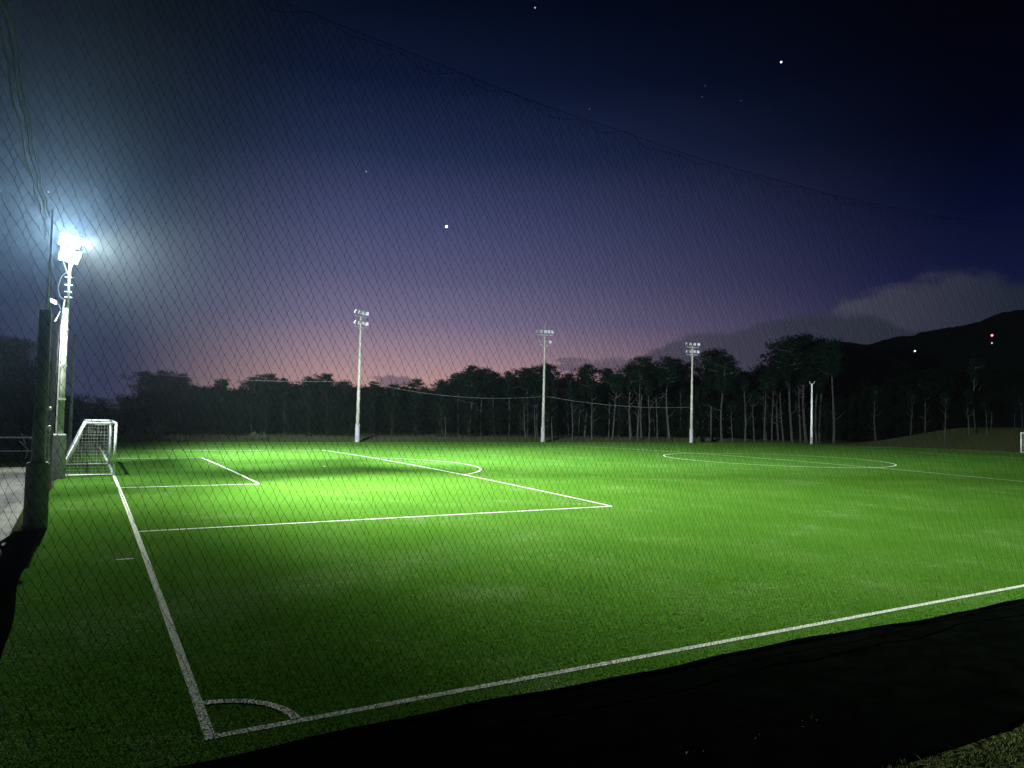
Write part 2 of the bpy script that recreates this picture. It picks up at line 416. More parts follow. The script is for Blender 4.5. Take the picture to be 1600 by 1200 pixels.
# hills behind everything
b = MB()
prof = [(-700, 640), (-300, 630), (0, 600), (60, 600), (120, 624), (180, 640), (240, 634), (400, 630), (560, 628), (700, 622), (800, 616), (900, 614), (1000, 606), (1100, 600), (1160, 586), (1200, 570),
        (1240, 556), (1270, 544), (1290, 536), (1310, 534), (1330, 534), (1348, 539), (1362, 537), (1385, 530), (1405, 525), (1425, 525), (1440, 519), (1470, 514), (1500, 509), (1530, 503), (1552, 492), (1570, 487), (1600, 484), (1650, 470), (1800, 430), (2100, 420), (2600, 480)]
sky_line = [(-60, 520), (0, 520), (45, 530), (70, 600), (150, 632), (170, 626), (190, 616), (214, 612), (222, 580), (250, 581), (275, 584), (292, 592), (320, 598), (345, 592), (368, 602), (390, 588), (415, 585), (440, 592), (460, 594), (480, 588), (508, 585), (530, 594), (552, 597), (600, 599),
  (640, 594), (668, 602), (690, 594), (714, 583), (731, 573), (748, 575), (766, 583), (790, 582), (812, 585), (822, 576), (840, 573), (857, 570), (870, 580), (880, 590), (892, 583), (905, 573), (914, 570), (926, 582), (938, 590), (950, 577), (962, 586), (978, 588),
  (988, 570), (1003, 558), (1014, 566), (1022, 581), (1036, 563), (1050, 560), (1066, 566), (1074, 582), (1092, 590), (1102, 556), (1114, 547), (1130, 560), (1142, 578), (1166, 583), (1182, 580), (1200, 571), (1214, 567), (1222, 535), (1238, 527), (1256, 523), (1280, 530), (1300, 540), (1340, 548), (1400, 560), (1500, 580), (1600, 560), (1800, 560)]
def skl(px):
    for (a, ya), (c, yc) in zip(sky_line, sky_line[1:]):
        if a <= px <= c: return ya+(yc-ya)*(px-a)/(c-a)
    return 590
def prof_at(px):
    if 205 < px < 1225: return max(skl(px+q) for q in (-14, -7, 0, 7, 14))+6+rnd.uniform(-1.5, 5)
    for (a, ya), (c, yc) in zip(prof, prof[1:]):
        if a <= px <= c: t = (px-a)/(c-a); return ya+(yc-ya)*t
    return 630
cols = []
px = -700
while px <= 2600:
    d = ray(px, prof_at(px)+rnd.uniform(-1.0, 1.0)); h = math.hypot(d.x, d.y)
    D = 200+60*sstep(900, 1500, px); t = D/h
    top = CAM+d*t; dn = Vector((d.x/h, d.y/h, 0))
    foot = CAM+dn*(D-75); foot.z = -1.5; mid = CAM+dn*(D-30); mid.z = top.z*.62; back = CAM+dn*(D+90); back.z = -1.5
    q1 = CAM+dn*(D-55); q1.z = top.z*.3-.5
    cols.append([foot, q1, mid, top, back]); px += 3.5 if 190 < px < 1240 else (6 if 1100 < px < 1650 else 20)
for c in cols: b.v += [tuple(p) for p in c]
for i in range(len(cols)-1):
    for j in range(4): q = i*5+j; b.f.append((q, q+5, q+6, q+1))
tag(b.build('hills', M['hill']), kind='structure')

# ------------------------------------------------------------------ floodlight poles
def pole_shaft(root, h, r_top=.12, base_h=1.9, base_r=.31, r_bot=.2, mat_='concrete'):
    m = MB(); m.tube([(0, 0, base_h-.02), (0, 0, h*.5), (0, 0, h)], [r_bot, (r_bot+r_top)/2, r_top], 20); m.build('shaft', M[mat_], root, True)
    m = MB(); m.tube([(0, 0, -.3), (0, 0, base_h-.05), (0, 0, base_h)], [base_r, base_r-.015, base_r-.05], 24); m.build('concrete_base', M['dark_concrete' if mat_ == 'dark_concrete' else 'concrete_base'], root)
def steps(root, z0, z1, side=0, rr=.17):
    z = z0; k = 0
    while z < z1:
        m = MB(); a = side+math.pi*(k % 2)
        m.tube([(math.cos(a)*rr*.6, math.sin(a)*rr*.6, z), (math.cos(a)*(rr+.14), math.sin(a)*(rr+.14), z), (math.cos(a)*(rr+.14), math.sin(a)*(rr+.14), z+.05)], .012, 6)
        m.build('climbing_step', M['steel'], root); z += .45; k += 1
def head(root, loc, yaw, tilt, lit=False, sc=1., glass='lens', hmat='housing'):
    # a square floodlight: finned housing, glass, U bracket. yaw: direction it faces in the root's space
    m = MB(); Mx = Matrix.Rotation(yaw, 3, 'Z') @ Matrix.Rotation(tilt, 3, 'Y'); L = Vector(loc)
    m.box(L, (.10*sc, .44*sc, .50*sc), M=Mx)
    for i in range(5): m.box(L+Mx @ Vector((-.09*sc, (-.16+.08*i)*sc, 0)), (.08*sc, .02*sc, .4*sc), M=Mx)
    h = m.build('floodlight', M[hmat], root)
    g = MB(); g.box(L+Mx @ Vector((.058*sc, 0, 0)), (.012*sc, .40*sc, .46*sc), M=Mx); g.build('glass', M['lit' if lit else glass], h)
    br = MB(); s0 = Mx @ Vector((0, .24*sc, 0)); s1 = Mx @ Vector((0, -.24*sc, 0)); dn = Vector((0, 0, -.32*sc))
    br.tube([L+s0, L+s0+dn, L+s1+dn, L+s1], .014*sc, 6); br.build('bracket', M['steel'], h)
def crossarm(root, z, half, yaw, box=.10):
    m = MB(); m.box((0, 0, z), (box, 2*half, box), rz=yaw)
    for s in (-1, 1):
        e = Matrix.Rotation(yaw, 3, 'Z') @ Vector((0, s*half*.55, 0)); m.tube([(e.x, e.y, z-.04), (0, 0, z-.55)], .025, 6)
    m.build('crossarm', M['steel'], root)
far = [
 ((27.85, 78.69), 15.4, 'tall pale concrete floodlight pole on the far touchline, the leftmost of the unlit ones', [(15.4, 1.1, 4), (14.1, 1.1, 4)], R(-58)),
 ((55.25, 79.44), 15.2, 'tall unlit floodlight pole topped by a thin lightning rod, five lamps over three', [(15.2, 1.15, 5), (13.75, .8, 3)], R(-100)),
 ((79.95, 75.65), 15.0, 'tall unlit floodlight pole between leaning pine crowns, right of the rod-topped one', [(14.8, 1.05, 4), (13.65, .95, 4)], R(-105)),
]
for (x, y), h, lab, arms, yaw in far:
    root = empty('floodlight_pole', (x, y, gz(y)-.02), 0, lab, 'floodlight pole', 'unlit floodlight poles along the far touchline')
    pole_shaft(root, h, .12, 2.2, .29, .22)
    steps(root, 2.6, h-1.5, R(20), .2)
    for az_, hw, k in arms:
        crossarm(root, az_, hw, yaw)
        for i in range(k):
            off = -hw+2*hw*(i/(k-1)); p = Matrix.Rotation(yaw, 3, 'Z') @ Vector((.05, off, 0))
            head(root, (p.x, p.y, az_+.50), yaw+R((i-1.5)*-22), R(28), sc=.88, glass='lens')
    if k == 3 or 'rod' in lab and 'topped by' in lab:
        m = MB(); m.tube([(0, 0, h), (0, 0, h+2.1)], [.03, .018], 6); m.build('lightning_rod', M['steel'], root)
root = empty('floodlight_pole', (102.26, 71.21, gz(71)-.02), 0, 'short slim white floodlight pole with two small lamps before the big pine', 'floodlight pole', 'unlit floodlight poles along the far touchline')
pole_shaft(root, 9.9, .13, 1.2, .24, .2, 'white'); crossarm(root, 9.95, .4, R(-120), .07)
for i in (-1, 1):
    p = Matrix.Rotation(R(-120), 3, 'Z') @ Vector((.05, .35*i, 0)); head(root, (p.x, p.y, 10.2), R(-60+12*i), R(30), sc=.5)

# the lit one behind the goal
root = empty('floodlight_pole', (LP.x, LP.y, gz(LP.y)-.02), 0, 'burning floodlight pole just behind the near goal, dazzling lamps at its top', 'floodlight pole')
pole_shaft(root, 7.6, .115, 2.0, .29, .15)
m = MB(); m.tube([(.08, 0, 6.9), (.08, 0, 10.3)], .055, 12); m.build('steel_mast', M['steel'], root, True)
for z in (3.5, 5.0, 6.6): m = MB(); m.tube([(0, 0, z), (0, 0, z+.09)], .19-.006*z, 20); m.build('band', M['white'], root)
m = MB(); m.tube([(-.14, -.11, 2.0), (-.13, -.1, 4.5), (-.11, -.08, 7.4), (-.05, -.05, 8.0)], .03, 8); m.build('conduit', M['white'], root)
m = MB(); m.tube([(.02, -.05, 7.9), (-.25, -.08, 8.1), (-.33, -.08, 8.5), (-.22, -.05, 9.0), (.02, 0, 9.3)], .018, 6); m.build('cable_loop', M['wire'], root)
for z in (8.1, 8.35, 8.65, 9.0): m = MB(); m.tube([(-.08, -.03, z), (.22, -.03, z)], .02, 6); m.build('climbing_step', M['steel'], root)
RY = R(-36)
crossarm(root, 9.72, .6, RY); crossarm(root, 10.42, .6, RY)
for z in (10.08, 10.72):
    for off, yw in ((-.46, -26), (0, 4), (.46, 36)):
        p = Matrix.Rotation(RY, 3, 'Z') @ Vector((.14, off, 0))
        head(root, (p.x, p.y, z-.08), RY+R(yw), R(22 if z < 10.5 else 12), lit=True, sc=.86)
HL = Vector((LP.x+.40, LP.y-.38, 10.35))
spot('floodlight_beam', HL, (26, 36, -.3), 9*K, 172, 1., root)           # spill over the whole pitch
spot('floodlight_beam', HL+Vector((.03, .05, 0)), (40, 38, -.3), 16*K, 100, 1., root)
spot('floodlight_beam', HL+Vector((.02, .05, .25)), (85, 52, 1.5), 560*K, 60, 1., root)
spot('floodlight_beam', HL+Vector((-.18, .35, .88)), (34, 74, 1.5), 330*K, 62, 1., root)
spot('floodlight_beam', HL+Vector((0, -.1, .2)), (32, 3, -.3), 285*K, 88, 1., root, (.93, 1, .88))
spot('floodlight_beam', HL+Vector((0, -.1, 0)), (15, 15.5, -.3), 40*K, 87, .85, root, (.95, 1, .82))
spot('floodlight_beam', HL+Vector((0, -.15, 0)), (.5, 14.5, -.3), 27*K, 50, .8, root, (.95, 1, .82))
spot('floodlight_beam', HL+Vector((-.05, -.2, -.1)), (.5, 23.5, 0), 10*K, 86, 1., root, (.95, 1, .82))
spot('floodlight_beam', HL+Vector((-.18, .35, .88)), (13, 47, -.3), 75*K, 78, 1., root)
HS = HL+Vector((-.25, -.3, .1))
spot('floodlight_spill', HS, HS+Vector((.05, -1.2, 1.6)), 110*K, 150, 1., root, (.58, .82, 1))   # stray light thrown up and back into the mist
spot('floodlight_spill', HS, HS+Vector((-2, -.6, .6)), 120*K, 180, 1., root, (.58, .82, 1))
pl = bpy.data.lights.new('floodlight_spill', 'POINT'); pl.energy = 3*K; pl.color = (.62, .84, 1); pl.shadow_soft_size = .3
po = bpy.data.objects.new('floodlight_spill', pl); C.objects.link(po); po.parent = root; po.location = HS-root.location

lr = empty('yard_lamp', (LP.x-.18, LP.y-.1, 7.75), 0, 'small burning lamp on the left side of the lit pole, facing the yard', 'lamp')
m = MB(); m.tube([(0, 0, -.25), (-.1, 0, -.05), (-.2, 0, .05)], .02, 6); m.build('bracket', M['steel'], lr)
m = MB(); m.box((-.3, -.02, .1), (.34, .26, .1), M=Matrix.Rotation(R(25), 3, 'Y')); hh = m.build('housing', M['housing'], lr)
g = MB(); g.box((-.33, -.04, .035), (.3, .24, .02), M=Matrix.Rotation(R(25), 3, 'Y')); g.build('glass', M['lit_small'], hh)
g = MB(); g.box((-.33, -.16, .09), (.26, .015, .1), M=Matrix.Rotation(R(25), 3, 'Y')); g.build('glass', M['lit_small'], hh)
spot('yard_beam', (LP.x-.6, LP.y-.3, 7.6), (-7, 27, 0), 3.5*K, 150, 1., lr, (.95, .97, .9))

# near pole of the ball-stop net
npx, npy = -2.42, 15.27
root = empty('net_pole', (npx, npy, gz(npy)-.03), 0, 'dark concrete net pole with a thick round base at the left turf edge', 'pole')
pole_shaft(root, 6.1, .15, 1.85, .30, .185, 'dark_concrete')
m = MB(); m.tube([(.05, 0, 5.6), (.05, 0, 8.95)], .022, 10); m.build('steel_extension', M['steel'], root, True)
m = MB(); m.tube([(.22, -.12, 1.9), (.22, -.12, 2.75)], .03, 8); m.build('conduit', M['steel'], root)
for z in (1.93, 2.82, 3.35): m = MB(); m.ball((.22, -.14, z), .055, 8, 6); m.build('insulator', M['white'], root)
for z in (2.0, 2.3, 2.6, 2.75): m = MB(); m.tube([(.12, -.12, z), (.25, -.14, z+.03)], .022, 6); m.build('clamp', M['white'], root)
m = MB(); m.tube([(-.18, -.1, 2.5), (-.42, -.12, 2.65), (-.30, -.14, 2.35), (-.46, -.1, 2.45), (-.24, -.14, 2.2), (-.3, -.1, 1.95)], .014, 6); m.build('loose_wire', M['steel'], root)
# thin pole beyond the goal
root = empty('steel_post', (-2.1, 54.15, gz(54)-.02), 0, 'thin grey steel post standing between the lit pole and the goal', 'post')
m = MB(); m.tube([(0, 0, -.2), (0, 0, 4), (0, 0, 8.6)], [.13, .11, .09], 14); m.build('shaft', M['steel'], root, True)
m = MB(); m.tube([(0, 0, 0), (0, 0, .9)], .19, 14); m.build('concrete_base', M['concrete_base'], root)

# ------------------------------------------------------------------ nets
def diamond_net(origin, along, length, zb, ztop, mw, mh, rad, knots, wob=.012):
    """diamond mesh between the ground and a sagging top rope; strands are thin prisms"""
    b = MB(); O = Vector(origin); A = Vector(along); Nn = Vector((-A.y, A.x, 0))
    nr = int(round((ztop(length/2)-zb(length/2))/mh)); H = nr*2
    nc = int(length/mw)
    def pt(i, j):                                   # i: half columns, j: half rows
        u = i*mw/2; u_ = min(max(u, 0), length); v = j/H
        s = u_ + .02*math.sin(v*9+u_*1.3)+wob*math.sin(i*1.7+j*.6)
        z0 = zb(u_); z1 = ztop(u_); z = z0+(z1-z0)*(v**.97)
        off = .10*math.sin(v*math.pi)*math.sin(u_*.55+1.2)+.05*math.sin(u_*1.1+v*4)+wob*math.sin(j*1.3+i)
        return O+A*s+Nn*off+Vector((0, 0, z-O.z))
    tri = [(1, 0), (-.5, .866), (-.5, -.866)]
    def strand(pts):
        k = len(b.v)
        for p in pts:
            r_ = rad(p) if callable(rad) else rad
            for a, c in tri: b.v.append(tuple(p+Nn*(a*r_)+A*(c*r_*.8)+Vector((0, 0, c*r_*.4))))
        for i in range(len(pts)-1):
            q = k+3*i
            b.f += [(q, q+1, q+4, q+3), (q+1, q+2, q+5, q+4), (q+2, q, q+3, q+5)]
    for s in (1, -1):
        i0s = range(-H, 2*nc+1) if s == 1 else range(0, 2*nc+H+1)
        for i0 in i0s:
            if i0 % 2: continue
            pts = []
            for j in range(H+1):
                i = i0+s*j
                if 0 <= i <= 2*nc: pts.append(pt(i, j))
            if len(pts) > 1: strand(pts)
    if knots:
        for j in range(1, H):
            for i in range(2*nc+1):
                if (i+j) % 2 == 0:
                    p = pt(i, j); k = len(b.v); r = knots*(1-.4*sstep(4, 15, p.x))
                    b.v += [tuple(p+A*r), tuple(p-A*r), tuple(p+Nn*r), tuple(p-Nn*r), tuple(p+Vector((0, 0, r*1.5))), tuple(p-Vector((0, 0, r*1.5)))]
                    for f in ((0,2,4),(2,1,4),(1,3,4),(3,0,4),(2,0,5),(1,2,5),(3,1,5),(0,3,5)): b.f.append(tuple(k+q for q in f))
    return b
NY = -1.0; NX0, NX1 = -3.6, 21.0
root = empty('ball_stop_net', (NX0, NY, -.5), 0, 'tall black diamond mesh net hanging along the near touchline', 'net')
def top_near(u): x = NX0+u; return 7.25+.0079*(x-8.8)**2
def bot_near(u): return -.47
nb = diamond_net((0, 0, 0), (1, 0, 0), NX1-NX0, lambda u: .03, lambda u: top_near(u)+.5, .086, .146, lambda p: .0020-.0008*sstep(4, 15, p.x), .0044)
nb.build('netting', M['net'], root)
m = MB(); m.tube([(u*.5, .02*math.sin(u), top_near(u*.5)+.5) for u in range(int((NX1-NX0)*2)+1)], .0024, 5); m.build('top_rope', M['net'], root)
m = MB(); m.tube([(u*.1, .06*math.sin(u*.7), top_near(u*.1)+.44+.03*math.sin(u*.85)*math.sin(u*.13)+.03*math.sin(u*.31)) for u in range(int((NX1-NX0)*10)+1)], .002, 4); m.build('lacing_cord', M['net'], root)
m = MB(); m.tube([(u*.5, .05*math.sin(u*.6), .035) for u in range(int((NX1-NX0)*2)+1)], .008, 6); m.build('bottom_rope', M['net'], root)
for x in (0, NX1-NX0):
    m = MB(); m.tube([(x, 0, -.3), (x, 0, 8.95)], [.11, .09], 14); m.build('post', M['steel'], root, True)

root = empty('goal_side_net', (-2.42, NY, -.5), 0, 'slack grey net hung between poles behind the goal line, seen edge-on', 'net')
def top_a(u):
    y = NY+u; return 8.5+.45*((y-7)/8.2)**2*(.5 if y < 7 else .9) + .1
def top_b(u):
    t = u/13.6; return 7.9-5.2*(t*(1-t))*(1.35-t)
nb = diamond_net((0, 16.5, 0), (0, 1, 0), 13.6, lambda u: .4, top_b, .12, .24, .0026, 0)
nb.build('netting', M['rope'], root)
for off, dz in ((0, .1), (.12, -.08), (.05, .02)):
    m = MB(); m.tube([(-off+.02*math.sin(u), u*.5, top_a(u*.5)+dz+.02*math.sin(u*1.9+off*20)) for u in range(33)], .013, 6); m.build('top_rope', M['rope'], root)
m = MB(); m.tube([(0, 16.5+13.6*i/30, top_b(13.6*i/30)) for i in range(31)], .013, 6); m.build('top_rope', M['rope'], root)

# ------------------------------------------------------------------ goals
def goal(loc, sx, label):
    root = empty('football_goal', loc, 0, label, 'football goal', 'football goals')
    hw, H, D0, D1 = 3.66, 2.44, 1.25, 2.15
    for s in (-1, 1):
        m = MB(); m.tube([(0, s*hw, 0), (0, s*hw, H)], .06, 14); m.build('post', M['white'], root, True)
        m = MB(); m.tube([(0, s*hw, H), (-sx*D0, s*hw, H)], .045, 10); m.build('top_arm', M['white'], root, True)
        m = MB(); m.tube([(-sx*D0, s*hw, H), (-sx*D1, s*hw, .3), (-sx*(D1+.12), s*hw, .04)], .04, 10); m.build('rear_bar', M['white'], root, True)
        m = MB(); m.tube([(0, s*hw, .04), (-sx*(D1+.12), s*hw, .04)], .04, 10); m.build('ground_bar', M['white'], root, True)
    m = MB(); m.tube([(0, -hw-.05, H), (0, hw+.05, H)], .06, 14); m.build('crossbar', M['white'], root, True)
    m = MB(); m.tube([(-sx*D0, -hw, H), (-sx*D0, hw, H)], .04, 10); m.build('rear_crossbar', M['white'], root, True)
    m = MB(); m.tube([(-sx*(D1+.12), -hw, .04), (-sx*(D1+.12), hw, .04)], .04, 10); m.build('ground_bar', M['white'], root, True)
    m = MB(); g = .15; rr = .0065
    def xb(z): return D0+(D1+.12-D0)*(1-z/H)
    k = int(2*hw/g)
    for i in range(k+1):
        y = -hw+i*g+.02; sag = lambda z: .14*math.sin(math.pi*z/H)
        m.tube([(-sx*(xb(z)-sag(z)), y, z) for z in (0.05, .6, 1.2, 1.8, H)], rr, 3, False)
        m.tube([(0, y, H), (-sx*D0*.5, y, H-.1), (-sx*D0, y, H)], rr, 3, False)
    z = .1
    while z < H:
        pts = [(-sx*(xb(z)-.14*math.sin(math.pi*z/H)), -hw+2*hw*i/16, z+.03*math.sin(i*1.3+z*7)) for i in range(17)]
        m.tube([(0, -hw, z)]+pts+[(0, hw, z)], rr, 3, False); z += g
    for s in (-1, 1):
        x = g
        while x < D1:
            zt = H if x < D0 else H*(1-(x-D0)/(D1+.12-D0)); m.tube([(-sx*x, s*hw, .03), (-sx*x, s*hw*.98, zt*.5), (-sx*x, s*hw, zt)], rr, 3, False); x += g
    x = g
    while x < D0:
        m.tube([(-sx*x, -hw+2*hw*i/10, H-.1*math.sin(math.pi*x/D0)) for i in range(11)], rr, 3, False); x += g
    m.build('netting', M['goalnet'], root)
goal((-.0, 34.0, 0.0), 1, 'white football goal with slack white net before the burning floodlight')
goal((EX+.06, 34.6, 0), -1, 'distant white football goal cut by the right edge of the photo')

# pipe fence at far left
fx = -5.4
root = empty('pipe_fence', (fx, 40, gz(40)-.1), 0, 'white pipe fence with two rails standing in the yard beyond the dark pole', 'fence')
for i, x in enumerate((-4.2, -.75, 2.4)):
    m = MB(); m.tube([(x, 0, 0), (x, 0, 2.35 if i == 1 else 1.5)], .05, 10); m.build('post', M['white'], root, True)
m = MB(); m.tube([(-4.2, 0, 1.5), (2.4, 0, 1.5)], .04, 8); m.build('rail', M['white'], root, True)
m = MB(); m.tube([(-4.2, 0, .75), (2.4, 0, .75)], .022, 8); m.build('rail', M['white'], root, True)
root = empty('lamp_mast', (-9.2, 62, -.3), 0, 'thin dim mast rising from the dark at the far left edge', 'mast')
m = MB(); m.tube([(0, 0, 0), (0, 0, 6.5)], [.09, .06], 10); m.build('shaft', M['steel'], root, True)
m = MB(); m.box((0, -.15, 6.5), (.3, .5, .1)); m.build('lamp_head', M['housing'], root)

# overhead wires strung between the far poles
def wire(P, Q, sag, label):
    m = MB(); P = Vector(P); Q = Vector(Q)
    m.tube([P.lerp(Q, i/24)-Vector((0, 0, sag*4*(i/24)*(1-i/24))) for i in range(25)], .022, 5)
    tag(m.build('overhead_wire', M['wire']), label, 'wire', 'wires strung between the far floodlight poles')
q0 = at_y(330, 592, 84); 
P1 = Vector((27.85, 78.45, 6.9)); P2 = Vector((55.25, 79.15, 5.9)); P3 = Vector((79.95, 75.35, 5.0))
wire((5.5, 84, 6.9), P1-Vector((.23, 0, 0)), .35, 'thin sagging wire running left from the leftmost unlit floodlight pole')
wire(P1+Vector((.23, 0, 0)), P2-Vector((.23, 0, 0)), 1.0, 'thin sagging wire between the leftmost unlit pole and the rod-topped pole')
wire(P2+Vector((.23, 0, 0)), P3-Vector((.23, 0, 0)), .6, 'thin dim wire running right from the rod-topped pole')

# ------------------------------------------------------------------ foliage
def tuft(b, c, r, n, sq=.45, leaf=.30, rng=rnd):
    for i in range(n):
        while True:
            p = Vector((rng.uniform(-1, 1), rng.uniform(-1, 1), rng.uniform(-1, 1)))
            if p.length < 1: break
        p = Vector((p.x*r, p.y*r, p.z*r*sq)); q = c+p
        d = Vector((rng.gauss(0, 1), rng.gauss(0, 1), rng.gauss(.25, .6))).normalized(); e = d.cross(Vector((rng.gauss(0, 1), rng.gauss(0, 1), rng.gauss(0, 1)))).normalized()
        L = leaf*rng.uniform(.6, 1.3); w_ = L*rng.uniform(.25, .45)
        b.quad(q-e*w_, q+d*L*.5, q+e*w_, q+d*L)
def pine(seed, h, cw, c0, lean=.0, dens=1., bare=True, sweep=-.5, leaf=.34, snags=0):
    """trunk mesh, crown mesh. c0: fraction of height where the crown starts"""
    rg = random.Random(seed); t = MB(); c = MB()
    ph = rg.uniform(0, 6); def_ = []
    N_ = 9
    def axis(v): return Vector((lean*h*v*v+.018*h*math.sin(v*4+ph), .012*h*math.sin(v*5+ph*2), h*v))
    t.tube([axis(i/N_) for i in range(N_+1)], [max(.03, h*.0125*(1-.82*i/N_)) for i in range(N_+1)], 7)
    nb_ = int(24*dens)
    for k in range(nb_):
        v = c0+(1-c0)*(k+rg.random()*.6)/nb_
        a = rg.uniform(0, 2*math.pi); prof = math.sin(math.pi*min(1, .22+.78*(1-(v-c0)/(1-c0))))**.7 if v < .96 else .35
        L = cw*.5*prof*rg.uniform(.55, 1.1)
        p0 = axis(v*.97); d = Vector((math.cos(a)+sweep*.35, math.sin(a), rg.uniform(.0, .35)))
        p2 = p0+d*L; p1 = p0+d*L*.5-Vector((0, 0, .04*L))
        t.tube([p0, p1, p2], [h*.0038, h*.0028, .015], 4, False)
        for s in range(rg.randint(4, 5)):
            u = rg.uniform(.15, 1.05); q = p0+d*L*u+Vector((rg.uniform(-.4, .4), rg.uniform(-.4, .4), rg.uniform(-.1, .35)))
            tuft(c, q, rg.uniform(.55, 1.05)*cw/6.5, int(rg.uniform(26, 44)), rg.uniform(.45, .8), leaf, rg)
    tuft(c, axis(.985), .45*cw/6, 26, .8, leaf, rg)
    if bare:
        for k in range(snags or rg.randint(5, 9)):          # dead snags on the lower stem
            v = rg.uniform(.22, c0+.1); a = rg.uniform(0, 6.28); p0 = axis(v); L = rg.uniform(.5, 2.2)
            d = Vector((math.cos(a), math.sin(a)*.6, rg.uniform(.1, .7))); t.tube([p0, p0+d*L*.5, p0+d*L+Vector((0, 0, .25*L))], [.045, .035, .018], 4, False)
    return t.mesh('trunk', M['bark']), c.mesh('crown', M['needle'])
def broad(seed, h, cw):
    """bushy dark tree with foliage nearly to the ground"""
    rg = random.Random(seed); t = MB(); c = MB()
    t.tube([(0, 0, -.2), (.1, 0, h*.5), (0, 0, h*.9)], [h*.02, h*.014, .04], 6)
    for k in range(80):
        v = rg.uniform(.05, 1)**.8; a = rg.uniform(0, 6.28); prof = (1-.62*v**4); r = cw*.5*prof*rg.uniform(.3, 1)
        q = Vector((math.cos(a)*r, math.sin(a)*r, h*v))
        t.tube([(0, 0, h*v*.8), q], [.05, .015], 4, False)
        tuft(c, q, rg.uniform(.8, 1.35)*cw/6, 38, .55, .42, rg)
    return t.mesh('trunk', M['dark_bark']), c.mesh('crown', M['scrub'])
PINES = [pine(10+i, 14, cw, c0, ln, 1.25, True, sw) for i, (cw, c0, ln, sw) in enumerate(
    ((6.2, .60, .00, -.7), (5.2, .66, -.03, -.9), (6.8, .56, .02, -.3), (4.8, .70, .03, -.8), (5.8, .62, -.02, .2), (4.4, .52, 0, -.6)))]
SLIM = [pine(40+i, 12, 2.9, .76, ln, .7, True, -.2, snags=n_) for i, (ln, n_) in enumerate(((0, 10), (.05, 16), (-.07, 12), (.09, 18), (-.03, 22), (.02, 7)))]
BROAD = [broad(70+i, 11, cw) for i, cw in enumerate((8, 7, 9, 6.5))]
side_words = {}
def tree(kind, x, y, h, rz, s=1., label='', group='', name='pine_tree', base=None):
    t_, c_ = kind; H0 = max(v.co.z for v in t_.vertices)
    z = terrain(x, y)-.1 if base is None else base
    root = empty(name, (x, y, z), rz, label, 'tree', group)
    k = h/H0
    for nm, me in (('trunk', t_), ('crown', c_)):
        o = bpy.data.objects.new(nm, me); C.objects.link(o); o.parent = root; o.scale = (k*s, k*s, k)
    return root
def plant(px, Yd, top_py, kind, s=1., label='', group='', name='pine_tree', rz=None):
    P = at_y(px, 690, Yd); d = ray(px, top_py); T = CAM+d*((Yd-CAM.y)/d.y)
    z = terrain(P.x, P.y)-.1
    return tree(kind, P.x, P.y, T.z-z, rnd.uniform(-.6, .6) if rz is None else rz, s, label, group, name)
def where(px):
    if px < 60: return 'at the far left edge behind the yard'
    if px < 200: return 'behind the near goal'
    if px < 380: return 'above the dim left bushes'
    if px < 540: return 'left of the leftmost unlit pole'
    if px < 700: return 'right of the leftmost unlit pole'
    if px < 845: return 'left of the rod-topped pole'
    if px < 960: return 'right of the rod-topped pole'
    if px < 1080: return 'left of the third unlit pole'
    if px < 1210: return 'right of the third unlit pole'
    if px < 1340: return 'near the short white floodlight pole'
    return 'on the dark slope at the far right'
ordn = ['first', 'second', 'third', 'fourth', 'fifth', 'sixth', 'seventh', 'eighth', 'ninth', 'tenth', 'eleventh', 'twelfth', 'thirteenth', 'fourteenth', 'fifteenth', 'sixteenth']
items = []
